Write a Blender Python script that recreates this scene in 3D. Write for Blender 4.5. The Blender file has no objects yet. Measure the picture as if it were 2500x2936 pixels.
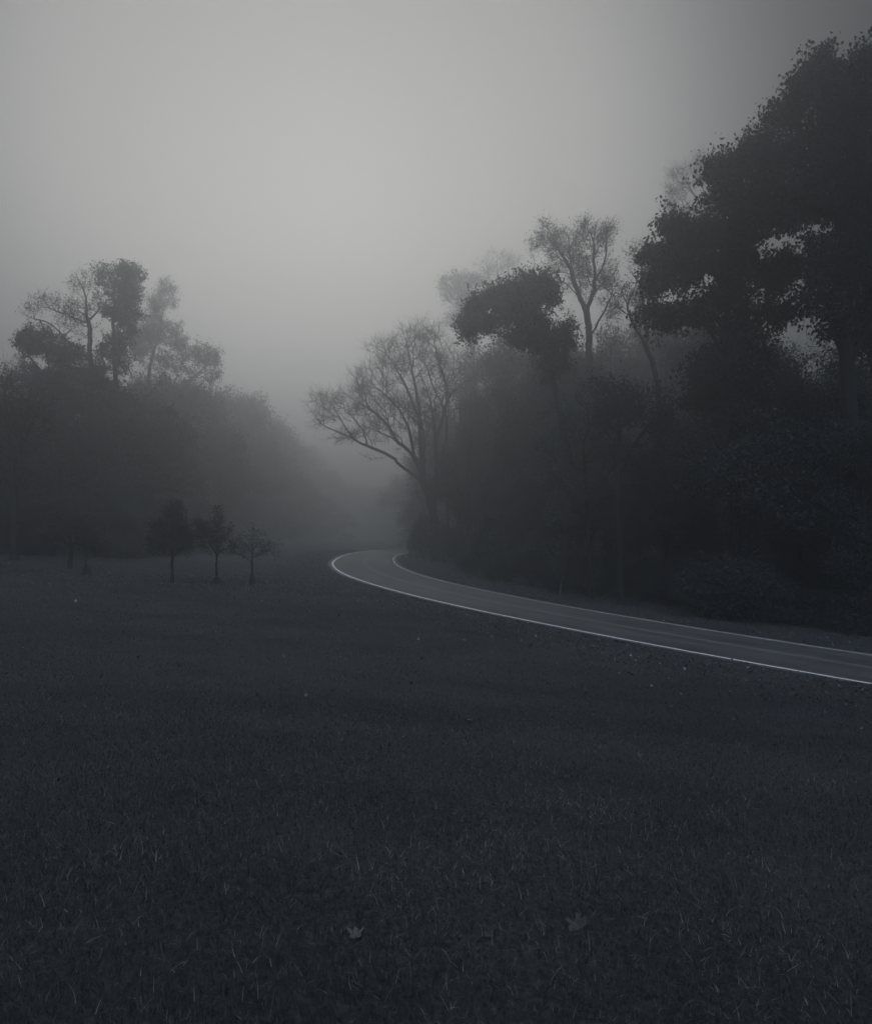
import bpy, math, random
import numpy as np
from mathutils import Vector

R = math.radians
scene = bpy.context.scene
COL = scene.collection

# ------------------------------------------------------------------ camera, sky, sun, exposure
CAM_Z = 1.6
FPX, CX, HZ = 2137.0, 1250.0, 1540.0          # focal length, principal column and horizon row of the 2500x2936 photograph
cam_d = bpy.data.cameras.new("camera")
cam_d.sensor_width = 36.0
cam_d.lens = FPX / 2936.0 * 36.0
cam_d.shift_y = (HZ - 1468.0) / 2936.0
cam_d.clip_start = 0.05
cam_d.clip_end = 4000.0
cam = bpy.data.objects.new("camera", cam_d)
COL.objects.link(cam)
cam.location = (0, 0, CAM_Z)
cam.rotation_euler = (R(90), 0, 0)
scene.camera = cam

SUN_EL, SUN_AZ = R(25.0), R(-8.0)              # azimuth from +Y towards +X
SUN_DIR = Vector((math.sin(SUN_AZ) * math.cos(SUN_EL), math.cos(SUN_AZ) * math.cos(SUN_EL), math.sin(SUN_EL)))
sun_d = bpy.data.lights.new("sun", 'SUN')
sun_d.energy = 0.5
sun_d.angle = R(42)
sun_d.color = (1.0, 0.95, 0.875)
sun = bpy.data.objects.new("sun", sun_d)
COL.objects.link(sun)
sun.location = (-20, 140, 70)
sun.rotation_euler = (-SUN_DIR).to_track_quat('-Z', 'Y').to_euler()

world = bpy.data.worlds.new("World")
scene.world = world
world.use_nodes = True
wn, wl = world.node_tree.nodes, world.node_tree.links
wn.clear()
w_out = wn.new("ShaderNodeOutputWorld")
w_bg = wn.new("ShaderNodeBackground")
w_sky = wn.new("ShaderNodeTexSky")
w_sky.sky_type = 'NISHITA'
w_sky.sun_disc = False
w_sky.sun_elevation = SUN_EL
w_sky.sun_rotation = SUN_AZ
w_sky.dust_density = 1.0
w_hs = wn.new("ShaderNodeHueSaturation")       # the fog bank overhead takes the blue out of the sky
w_hs.inputs['Saturation'].default_value = 0.22
w_tc = wn.new("ShaderNodeTexCoord")
w_dot = wn.new("ShaderNodeVectorMath"); w_dot.operation = 'DOT_PRODUCT'
w_dot.inputs[1].default_value = SUN_DIR
w_rmp = wn.new("ShaderNodeValToRGB")           # cloud cover: thin round the sun, thick away from it
w_rmp.color_ramp.interpolation = 'B_SPLINE'
WARM = (1.0, 0.955, 0.885)
BACK_FILL = 9.0  # gain of the fill patch added to the sky out of view behind
SKY_STOPS = [(0.0, 0.05), (0.70, 0.03), (0.78, 0.03), (0.83, 0.05), (0.87, 0.13), (0.905, 0.34), (0.94, 0.52), (0.965, 0.41), (0.985, 0.25), (1.0, 0.17)]
els = w_rmp.color_ramp.elements
els[0].position, els[0].color = SKY_STOPS[0][0], tuple(SKY_STOPS[0][1] * t for t in WARM) + (1,)
els[1].position, els[1].color = SKY_STOPS[-1][0], tuple(SKY_STOPS[-1][1] * t for t in WARM) + (1,)
for p_, c_ in SKY_STOPS[1:-1]:
    e_ = els.new(p_); e_.color = tuple(c_ * t for t in WARM) + (1,)
w_mul = wn.new("ShaderNodeMix"); w_mul.data_type = 'RGBA'; w_mul.blend_type = 'MULTIPLY'
w_mul.inputs[0].default_value = 1.0
wl.new(w_sky.outputs[0], w_hs.inputs['Color'])
wl.new(w_tc.outputs['Generated'], w_dot.inputs[0])
wl.new(w_dot.outputs['Value'], w_rmp.inputs[0])
wl.new(w_hs.outputs[0], w_mul.inputs[6])
wl.new(w_rmp.outputs[0], w_mul.inputs[7])
w_bg.inputs[1].default_value = 0.10
# bright blue-grey patch added to the unseen sky behind the camera, lights the lawn
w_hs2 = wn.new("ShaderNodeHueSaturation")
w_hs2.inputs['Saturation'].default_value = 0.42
w_fill = wn.new('ShaderNodeMix'); w_fill.data_type = 'RGBA'; w_fill.blend_type = 'MULTIPLY'
w_fill.inputs[0].default_value = 1.0
w_fill.inputs[7].default_value = (BACK_FILL, BACK_FILL, BACK_FILL, 1)
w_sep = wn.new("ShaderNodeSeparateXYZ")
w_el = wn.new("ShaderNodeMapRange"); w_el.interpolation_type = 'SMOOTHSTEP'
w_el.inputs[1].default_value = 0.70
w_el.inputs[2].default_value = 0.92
w_top = wn.new("ShaderNodeMix"); w_top.data_type = 'RGBA'
wl.new(w_sky.outputs[0], w_hs2.inputs['Color'])
wl.new(w_tc.outputs['Generated'], w_sep.inputs[0])
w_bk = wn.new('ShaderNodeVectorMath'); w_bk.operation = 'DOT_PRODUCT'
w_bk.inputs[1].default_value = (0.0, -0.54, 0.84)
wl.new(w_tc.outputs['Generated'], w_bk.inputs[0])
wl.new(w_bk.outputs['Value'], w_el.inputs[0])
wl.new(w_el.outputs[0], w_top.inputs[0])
w_low = wn.new("ShaderNodeMapRange"); w_low.interpolation_type = 'SMOOTHSTEP'   # the fog bank swallows the light near the horizon
w_low.inputs[2].default_value = 0.42
w_low.inputs[3].default_value = 0.17
w_lmx = wn.new("ShaderNodeMix"); w_lmx.data_type = 'RGBA'; w_lmx.blend_type = 'MULTIPLY'
w_lmx.inputs[0].default_value = 1.0
wl.new(w_sep.outputs['Z'], w_low.inputs[0])
wl.new(w_mul.outputs[2], w_lmx.inputs[6])
wl.new(w_low.outputs[0], w_lmx.inputs[7])
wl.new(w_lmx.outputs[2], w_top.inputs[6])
wl.new(w_hs2.outputs[0], w_fill.inputs[6])
wl.new(w_fill.outputs[2], w_top.inputs[7])
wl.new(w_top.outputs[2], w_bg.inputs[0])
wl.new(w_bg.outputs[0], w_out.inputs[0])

scene.view_settings.view_transform = 'Standard'
scene.view_settings.look = 'None'
scene.view_settings.exposure = 0.0
scene.view_settings.gamma = 1.0
scene.view_settings.use_curve_mapping = False
scene.cycles.volume_bounces = 1
scene.cycles.max_bounces = 6
scene.cycles.diffuse_bounces = 2
scene.cycles.transmission_bounces = 2

HAZE_DENSITY = 0.0083
HAZE_G = 0.80

# ------------------------------------------------------------------ helpers
S = 2500.0 / 1764.0                            # my measuring pixels (photo seen 1764 wide) to photo pixels
rng = np.random.default_rng(11)


def P(px, py, D):
    """measuring pixel + distance in metres -> world point"""
    return np.array([(px * S - CX) / FPX * D, D, CAM_Z + (HZ - py * S) / FPX * D])


PA, PB, PC = 2.9548, 0.0601, 0.0007            # the road lies on this plane, fitted to its painted lines


def plane_z(x, y):
    return CAM_Z - (PA + PB * x + PC * y)


def new_mesh(name, verts, faces_list, mats, parent=None, smooth=False, mat_idx=None):
    """faces_list: list of (n,k) int arrays"""
    me = bpy.data.meshes.new(name)
    verts = np.asarray(verts, dtype=np.float32)
    me.vertices.add(len(verts))
    me.vertices.foreach_set("co", verts.ravel())
    tot = sum(f.size for f in faces_list)
    npoly = sum(len(f) for f in faces_list)
    loops = np.concatenate([f.ravel() for f in faces_list]).astype(np.int32)
    counts = np.concatenate([np.full(len(f), f.shape[1]) for f in faces_list])
    starts = np.concatenate([[0], np.cumsum(counts)[:-1]]).astype(np.int32)
    me.loops.add(tot)
    me.polygons.add(npoly)
    me.loops.foreach_set("vertex_index", loops)
    me.polygons.foreach_set("loop_start", starts)
    if mat_idx is not None:
        me.polygons.foreach_set("material_index", np.asarray(mat_idx, dtype=np.int32))
    me.polygons.foreach_set("use_smooth", np.full(npoly, smooth))
    for m in (mats if isinstance(mats, (list, tuple)) else [mats]):
        me.materials.append(m)
    me.update(calc_edges=True)
    o = bpy.data.objects.new(name, me)
    COL.objects.link(o)
    if parent is not None:
        o.parent = parent
    return o


def thing(name, label, cat, loc=(0, 0, 0), rotz=0.0, group=None):
    o = bpy.data.objects.new(name, None)
    o.empty_display_size = 0.3
    COL.objects.link(o)
    o.location = loc
    o.rotation_euler = (0, 0, rotz)
    o["label"] = label
    o["category"] = cat
    if group:
        o["group"] = group
    return o


def dup(root, loc, rotz, scale, label, group=None):
    r = root.copy()
    COL.objects.link(r)
    r.location = loc
    r.rotation_euler = (0, 0, rotz)
    r.scale = scale if isinstance(scale, tuple) else (scale,) * 3
    r["label"] = label
    if group:
        r["group"] = group
    for ch in list(root.children):
        c = ch.copy()
        COL.objects.link(c)
        c.parent = r
    return r


# ------------------------------------------------------------------ materials
def mat_base(name):
    m = bpy.data.materials.new(name)
    m.use_nodes = True
    nt = m.node_tree
    nt.nodes.clear()
    return m, nt.nodes, nt.links


def noise_col(n, l, c0, c1, scale, detail=4.0, lo=0.35, hi=0.65, vec=None):
    t = n.new("ShaderNodeTexNoise")
    t.inputs['Scale'].default_value = scale
    t.inputs['Detail'].default_value = detail
    if vec is not None:
        l.new(vec, t.inputs['Vector'])
    r = n.new("ShaderNodeValToRGB")
    r.color_ramp.elements[0].position = lo
    r.color_ramp.elements[0].color = (*c0, 1)
    r.color_ramp.elements[1].position = hi
    r.color_ramp.elements[1].color = (*c1, 1)
    l.new(t.outputs['Fac'], r.inputs[0])
    return r.outputs[0]


def leaf_material(name, c0, c1, scale=1.3, trans=0.35):
    m, n, l = mat_base(name)
    out = n.new("ShaderNodeOutputMaterial")
    geo = n.new("ShaderNodeNewGeometry")
    c = noise_col(n, l, c0, c1, scale, 3.0, 0.35, 0.68, geo.outputs['Position'])
    rv = n.new("ShaderNodeHueSaturation")       # leaf-to-leaf variation
    mr = n.new("ShaderNodeMapRange")
    mr.inputs[3].default_value = 0.7
    mr.inputs[4].default_value = 1.35
    l.new(geo.outputs['Random Per Island'], mr.inputs[0])
    l.new(mr.outputs[0], rv.inputs['Value'])
    l.new(c, rv.inputs['Color'])
    b = n.new("ShaderNodeBsdfPrincipled")
    b.inputs['Roughness'].default_value = 0.6
    b.inputs['Specular IOR Level'].default_value = 0.3
    tr = n.new("ShaderNodeBsdfTranslucent")
    l.new(rv.outputs[0], b.inputs['Base Color'])
    l.new(rv.outputs[0], tr.inputs[0])
    mx = n.new("ShaderNodeMixShader")
    mx.inputs[0].default_value = trans
    l.new(b.outputs[0], mx.inputs[1])
    l.new(tr.outputs[0], mx.inputs[2])
    l.new(mx.outputs[0], out.inputs[0])
    return m


def bark_material(name, c0, c1):
    m, n, l = mat_base(name)
    out = n.new("ShaderNodeOutputMaterial")
    tc = n.new("ShaderNodeTexCoord")
    mp = n.new("ShaderNodeMapping")
    mp.inputs['Scale'].default_value = (9, 9, 1.6)
    l.new(tc.outputs['Object'], mp.inputs[0])
    c = noise_col(n, l, c0, c1, 1.0, 6.0, 0.3, 0.7, mp.outputs[0])
    b = n.new("ShaderNodeBsdfPrincipled")
    b.inputs['Roughness'].default_value = 0.9
    b.inputs['Specular IOR Level'].default_value = 0.2
    l.new(c, b.inputs['Base Color'])
    tn = n.new("ShaderNodeTexNoise")
    tn.inputs['Scale'].default_value = 1.5
    tn.inputs['Detail'].default_value = 6
    l.new(mp.outputs[0], tn.inputs['Vector'])
    bp = n.new("ShaderNodeBump")
    bp.inputs['Strength'].default_value = 0.8
    bp.inputs['Distance'].default_value = 0.03
    l.new(tn.outputs['Fac'], bp.inputs['Height'])
    l.new(bp.outputs[0], b.inputs['Normal'])
    l.new(b.outputs[0], out.inputs[0])
    return m


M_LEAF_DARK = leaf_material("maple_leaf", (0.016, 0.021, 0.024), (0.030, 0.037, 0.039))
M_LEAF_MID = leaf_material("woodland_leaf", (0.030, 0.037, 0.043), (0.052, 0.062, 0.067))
M_LEAF_PALE = leaf_material("pale_leaf", (0.07, 0.085, 0.08), (0.13, 0.14, 0.13))  # paler than the woodland leaf
M_LEAF_SAPL = leaf_material("sapling_leaf", (0.16, 0.17, 0.16), (0.30, 0.30, 0.28))
M_BARK = bark_material("dark_bark", (0.010, 0.011, 0.012), (0.024, 0.025, 0.026))
M_BARK_PALE = bark_material("pale_bark", (0.09, 0.09, 0.085), (0.16, 0.155, 0.145))


def grass_blade_material(name, c0, c1, trans):
    m, n, l = mat_base(name)
    out = n.new("ShaderNodeOutputMaterial")
    geo = n.new("ShaderNodeNewGeometry")
    c = noise_col(n, l, c0, c1, 0.9, 5.0, 0.32, 0.68, geo.outputs['Position'])
    mp = n.new("ShaderNodeMapping")             # paler and darker mown streaks across the slope
    mp.inputs['Rotation'].default_value = (0, 0, R(12))
    mp.inputs['Scale'].default_value = (0.06, 0.42, 1)
    l.new(geo.outputs['Position'], mp.inputs[0])
    streak = noise_col(n, l, (0.84, 0.85, 0.86), (1.20, 1.20, 1.17), 1.0, 5.0, 0.33, 0.68, mp.outputs[0])
    ms = n.new("ShaderNodeMix"); ms.data_type = 'RGBA'; ms.blend_type = 'MULTIPLY'; ms.inputs[0].default_value = 1
    l.new(c, ms.inputs[6]); l.new(streak, ms.inputs[7])
    c = ms.outputs[2]
    rv = n.new("ShaderNodeHueSaturation")
    mr = n.new("ShaderNodeMapRange")
    mr.inputs[3].default_value = 0.55
    mr.inputs[4].default_value = 1.45
    l.new(geo.outputs['Random Per Island'], mr.inputs[0])
    l.new(mr.outputs[0], rv.inputs['Value'])
    l.new(c, rv.inputs['Color'])
    b = n.new("ShaderNodeBsdfPrincipled")
    b.inputs['Roughness'].default_value = 0.55
    b.inputs['Specular IOR Level'].default_value = 0.3
    tr = n.new("ShaderNodeBsdfTranslucent")
    l.new(rv.outputs[0], b.inputs['Base Color'])
    l.new(rv.outputs[0], tr.inputs[0])
    mx = n.new("ShaderNodeMixShader")
    mx.inputs[0].default_value = trans
    l.new(b.outputs[0], mx.inputs[1])
    l.new(tr.outputs[0], mx.inputs[2])
    l.new(mx.outputs[0], out.inputs[0])
    return m


M_GRASS = grass_blade_material("lawn_blade", (0.036, 0.042, 0.046), (0.062, 0.069, 0.073), 0.35)
M_STRAW = grass_blade_material("dry_blade", (0.15, 0.155, 0.158), (0.34, 0.34, 0.335), 0.2)


def ground_material():
    m, n, l = mat_base("lawn_soil")
    out = n.new("ShaderNodeOutputMaterial")
    geo = n.new("ShaderNodeNewGeometry")
    fine = noise_col(n, l, (0.030, 0.035, 0.039), (0.058, 0.065, 0.069), 26.0, 8.0, 0.3, 0.7, geo.outputs['Position'])
    mp = n.new("ShaderNodeMapping")             # long worn and mown streaks running across the slope
    mp.inputs['Rotation'].default_value = (0, 0, R(12))
    mp.inputs['Scale'].default_value = (0.06, 0.42, 1)
    l.new(geo.outputs['Position'], mp.inputs[0])
    streak = noise_col(n, l, (0.84, 0.85, 0.86), (1.20, 1.20, 1.17), 1.0, 5.0, 0.33, 0.68, mp.outputs[0])
    mid = noise_col(n, l, (0.85, 0.85, 0.86), (1.15, 1.15, 1.13), 0.55, 5.0, 0.3, 0.7, geo.outputs['Position'])
    m1 = n.new("ShaderNodeMix"); m1.data_type = 'RGBA'; m1.blend_type = 'MULTIPLY'; m1.inputs[0].default_value = 1
    m2 = n.new("ShaderNodeMix"); m2.data_type = 'RGBA'; m2.blend_type = 'MULTIPLY'; m2.inputs[0].default_value = 1
    l.new(fine, m1.inputs[6]); l.new(streak, m1.inputs[7])
    l.new(m1.outputs[2], m2.inputs[6]); l.new(mid, m2.inputs[7])
    b = n.new("ShaderNodeBsdfPrincipled")
    b.inputs['Roughness'].default_value = 0.95
    b.inputs['Specular IOR Level'].default_value = 0.1
    l.new(m2.outputs[2], b.inputs['Base Color'])
    tn = n.new("ShaderNodeTexNoise")
    tn.inputs['Scale'].default_value = 18
    tn.inputs['Detail'].default_value = 9
    l.new(geo.outputs['Position'], tn.inputs['Vector'])
    bp = n.new("ShaderNodeBump")
    bp.inputs['Strength'].default_value = 0.9
    bp.inputs['Distance'].default_value = 0.06
    l.new(tn.outputs['Fac'], bp.inputs['Height'])
    l.new(bp.outputs[0], b.inputs['Normal'])
    l.new(b.outputs[0], out.inputs[0])
    return m


def asphalt_material():
    m, n, l = mat_base("asphalt")
    out = n.new("ShaderNodeOutputMaterial")
    geo = n.new("ShaderNodeNewGeometry")
    uv = n.new("ShaderNodeUVMap")
    fine = noise_col(n, l, (0.070, 0.075, 0.076), (0.102, 0.107, 0.107), 40.0, 6.0, 0.3, 0.7, geo.outputs['Position'])
    mp = n.new("ShaderNodeMapping")             # wheel-polished strips along the lanes
    mp.inputs['Scale'].default_value = (7.0, 0.02, 1)
    l.new(uv.outputs[0], mp.inputs[0])
    strip = noise_col(n, l, (0.78, 0.78, 0.79), (1.18, 1.18, 1.17), 1.0, 3.0, 0.35, 0.65, mp.outputs[0])
    patch = noise_col(n, l, (0.78, 0.78, 0.79), (1.16, 1.16, 1.15), 0.45, 8.0, 0.3, 0.7, geo.outputs['Position'])
    m1 = n.new("ShaderNodeMix"); m1.data_type = 'RGBA'; m1.blend_type = 'MULTIPLY'; m1.inputs[0].default_value = 1
    m2 = n.new("ShaderNodeMix"); m2.data_type = 'RGBA'; m2.blend_type = 'MULTIPLY'; m2.inputs[0].default_value = 1
    l.new(fine, m1.inputs[6]); l.new(strip, m1.inputs[7])
    l.new(m1.outputs[2], m2.inputs[6]); l.new(patch, m2.inputs[7])
    b = n.new("ShaderNodeBsdfPrincipled")
    b.inputs['Roughness'].default_value = 0.62
    b.inputs['Specular IOR Level'].default_value = 0.4
    l.new(m2.outputs[2], b.inputs['Base Color'])
    tn = n.new("ShaderNodeTexNoise")
    tn.inputs['Scale'].default_value = 90
    l.new(geo.outputs['Position'], tn.inputs['Vector'])
    bp = n.new("ShaderNodeBump")
    bp.inputs['Strength'].default_value = 0.4
    bp.inputs['Distance'].default_value = 0.01
    l.new(tn.outputs['Fac'], bp.inputs['Height'])
    l.new(bp.outputs[0], b.inputs['Normal'])
    l.new(b.outputs[0], out.inputs[0])
    return m


def paint_material(name, c0, c1, rough=0.5):
    m, n, l = mat_base(name)
    out = n.new("ShaderNodeOutputMaterial")
    geo = n.new("ShaderNodeNewGeometry")
    c = noise_col(n, l, c0, c1, 3.0, 8.0, 0.3, 0.6, geo.outputs['Position'])
    b = n.new("ShaderNodeBsdfPrincipled")
    b.inputs['Roughness'].default_value = rough
    l.new(c, b.inputs['Base Color'])
    l.new(b.outputs[0], out.inputs[0])
    return m


M_GROUND = ground_material()
M_ASPHALT = asphalt_material()
M_WHITE = paint_material("white_road_paint", (0.86, 0.87, 0.87), (0.95, 0.95, 0.95))
M_WORN = paint_material("worn_centre_paint", (0.17, 0.17, 0.165), (0.25, 0.25, 0.235), 0.6)

# ------------------------------------------------------------------ road line (from the painted edge lines, on the fitted plane)
near_px = np.array([(1090, 1577), (1046, 1581), (1012, 1586), (981.6, 1594), (961, 1605), (951, 1615), (957.8, 1628.8),
                    (978, 1644), (1008.8, 1657.8), (1063, 1674.8), (1138, 1696.9), (1240, 1723.4), (1342, 1746),
                    (1462.6, 1771), (1675, 1813.5), (1887.8, 1855.3), (2100, 1895.7), (2313, 1931.1), (2500, 1963.7)])
u_ = (near_px[:, 0] - CX) / FPX
v_ = (near_px[:, 1] - HZ) / FPX
d_ = PA / (v_ - PB * u_ - PC)
near = np.stack([u_ * d_, d_], 1)[::-1]                  # from the right of the picture into the bend


def resample(p, step):
    s = np.concatenate([[0], np.cumsum(np.linalg.norm(np.diff(p, axis=0), axis=1))])
    t = np.arange(0, s[-1], step)
    return np.stack([np.interp(t, s, p[:, 0]), np.interp(t, s, p[:, 1])], 1)


def smooth(p, it):
    p = p.copy()
    for _ in range(it):
        p[1:-1] = 0.25 * p[:-2] + 0.5 * p[1:-1] + 0.25 * p[2:]
    return p


d0 = near[0] - near[2]; d0 /= np.linalg.norm(d0)
pre = [near[0] + d0 * k for k in (60, 40, 20)]
post = [near[-1] + np.array(k) for k in ((3.5, 14), (10, 32), (20, 55), (34, 85), (52, 120))]
edge = smooth(resample(np.vstack([pre, near, post]), 0.8), 60)
tan = np.gradient(edge, axis=0); tan /= np.linalg.norm(tan, axis=1)[:, None]
nor = np.stack([tan[:, 1], -tan[:, 0]], 1)               # towards the far side of the road
if (nor[len(nor) // 3] @ np.array([0.5, 1.0])) < 0:
    nor = -nor
ROAD_W = 6.2
centre = edge + nor * ROAD_W / 2


def strip_mesh(name, off0, off1, lift, mat, parent=None, nx=1, line=edge):
    n_ = len(line)
    vs = []
    for k in range(nx + 1):
        o_ = off0 + (off1 - off0) * k / nx
        q = line + nor * o_
        vs.append(np.stack([q[:, 0], q[:, 1], plane_z(q[:, 0], q[:, 1]) + lift], 1))
    verts = np.concatenate(vs)
    fs = []
    for k in range(nx):
        a = np.arange(n_ - 1) + k * n_
        fs.append(np.stack([a, a + n_, a + n_ + 1, a + 1], 1))
    f = np.concatenate(fs)
    ob = new_mesh(name, verts, [f], mat, parent, smooth=True)
    uvl = ob.data.uv_layers.new(name="UVMap")
    uu = np.concatenate([np.full(n_, k / nx) for k in range(nx + 1)])
    vv = np.tile(np.arange(n_) * 0.8, nx + 1)
    lo = f.ravel()
    uvl.data.foreach_set("uv", np.stack([uu[lo], vv[lo]], 1).astype(np.float32).ravel())
    if verts.shape[0]:
        if ob.data.polygons[0].normal.z < 0:
            ob.data.flip_normals()
    return ob


road = strip_mesh("road", -0.42, ROAD_W + 0.42, 0.012, M_ASPHALT, None, 8)
road["kind"] = "structure"
for nm, a, b, m_ in (("edge_line", -0.08, 0.08, M_WHITE), ("edge_line", ROAD_W - 0.045, ROAD_W + 0.045, M_WHITE),
                     ("centre_line", ROAD_W / 2 - 0.17, ROAD_W / 2 - 0.07, M_WORN), ("centre_line", ROAD_W / 2 + 0.07, ROAD_W / 2 + 0.17, M_WORN)):
    strip_mesh(nm, a, b, 0.017, m_, road)


def road_off(x, y):
    """signed distance from the near edge line: <0 on the lawn, 0..6.2 on the road, >6.2 in the wood"""
    x = np.atleast_1d(np.asarray(x, dtype=float)); y = np.atleast_1d(np.asarray(y, dtype=float))
    e = edge[::2]; nn = nor[::2]
    out = np.empty(x.shape)
    for i in range(0, x.size, 4000):
        q = np.stack([x.ravel()[i:i + 4000], y.ravel()[i:i + 4000]], 1)
        dd = q[:, None, :] - e[None]
        d2 = (dd ** 2).sum(-1)
        j = d2.argmin(1)
        r = np.arange(len(q))
        sgn = np.sign((dd[r, j] * nn[j]).sum(1)); sgn[sgn == 0] = 1
        out.ravel()[i:i + 4000] = np.sqrt(d2[r, j]) * sgn
    return out


def ground_z(x, y):
    x = np.atleast_1d(np.asarray(x, dtype=float)); y = np.atleast_1d(np.asarray(y, dtype=float))
    z = plane_z(np.clip(x, -70, 90), np.clip(y, -40, 400))
    r2 = x ** 2 + (y + 1.0) ** 2
    z = z + 1.355 * np.exp(-r2 / (11.0 ** 2))
    s = road_off(x, y)
    dist = np.where(s < 0, -s, s - ROAD_W)               # metres from the asphalt
    dist = np.where((s >= 0) & (s <= ROAD_W), 0, dist)
    amp = np.clip((dist - 1.0) / 5.0, 0, 1)
    b = (0.5 * np.sin(x * 0.31 + 1.3) * np.sin(y * 0.27 + 0.4) + 0.3 * np.sin(x * 0.83 + y * 0.55) + 0.2 * np.sin(y * 1.7 - x * 1.1 + 2))
    z = z + amp * 0.035 * b
    hill = np.where(s > 0, np.clip(s - ROAD_W - 9.0, 0, 70) * 0.20, 0)     # the wood climbs a bank on the right
    hill = 14.0 * (1 - np.exp(-hill / 14.0))
    z = z + hill
    z = z - np.where(dist < 0.7, 0.015, 0.0)
    return z


gx = np.unique(np.concatenate([np.arange(-24, 34, 0.5), np.arange(-90, 110, 3.0), np.linspace(-420, 420, 29)]))
gy = np.unique(np.concatenate([np.arange(-4, 60, 0.5), np.arange(-40, 190, 2.5), np.linspace(-60, 650, 30)]))
GX, GY = np.meshgrid(gx, gy)
GZ = ground_z(GX.ravel(), GY.ravel())
ii = np.arange(len(gx) - 1)[None, :] + np.arange(len(gy) - 1)[:, None] * len(gx)
gf = np.stack([ii, ii + 1, ii + 1 + len(gx), ii + len(gx)], -1).reshape(-1, 4)
ground = new_mesh("ground", np.stack([GX.ravel(), GY.ravel(), GZ], 1), [gf], M_GROUND, None, smooth=True)
ground["kind"] = "structure"

# ------------------------------------------------------------------ tree growing


def poly_pts(pts, step):
    pts = np.asarray(pts, dtype=float)
    # Catmull-Rom through the control points
    ext = np.vstack([2 * pts[0] - pts[1], pts, 2 * pts[-1] - pts[-2]])
    out = [pts[0]]
    for i in range(1, len(ext) - 2):
        L = np.linalg.norm(ext[i + 1] - ext[i]); n_ = max(1, int(math.ceil(L / step)))
        for k in range(1, n_ + 1):
            t = k / n_
            a, b, c, d = ext[i - 1:i + 3]
            out.append(0.5 * ((2 * b) + (-a + c) * t + (2 * a - 5 * b + 4 * c - d) * t * t + (-a + 3 * b - 3 * c + d) * t ** 3))
    return np.array(out)


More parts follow.
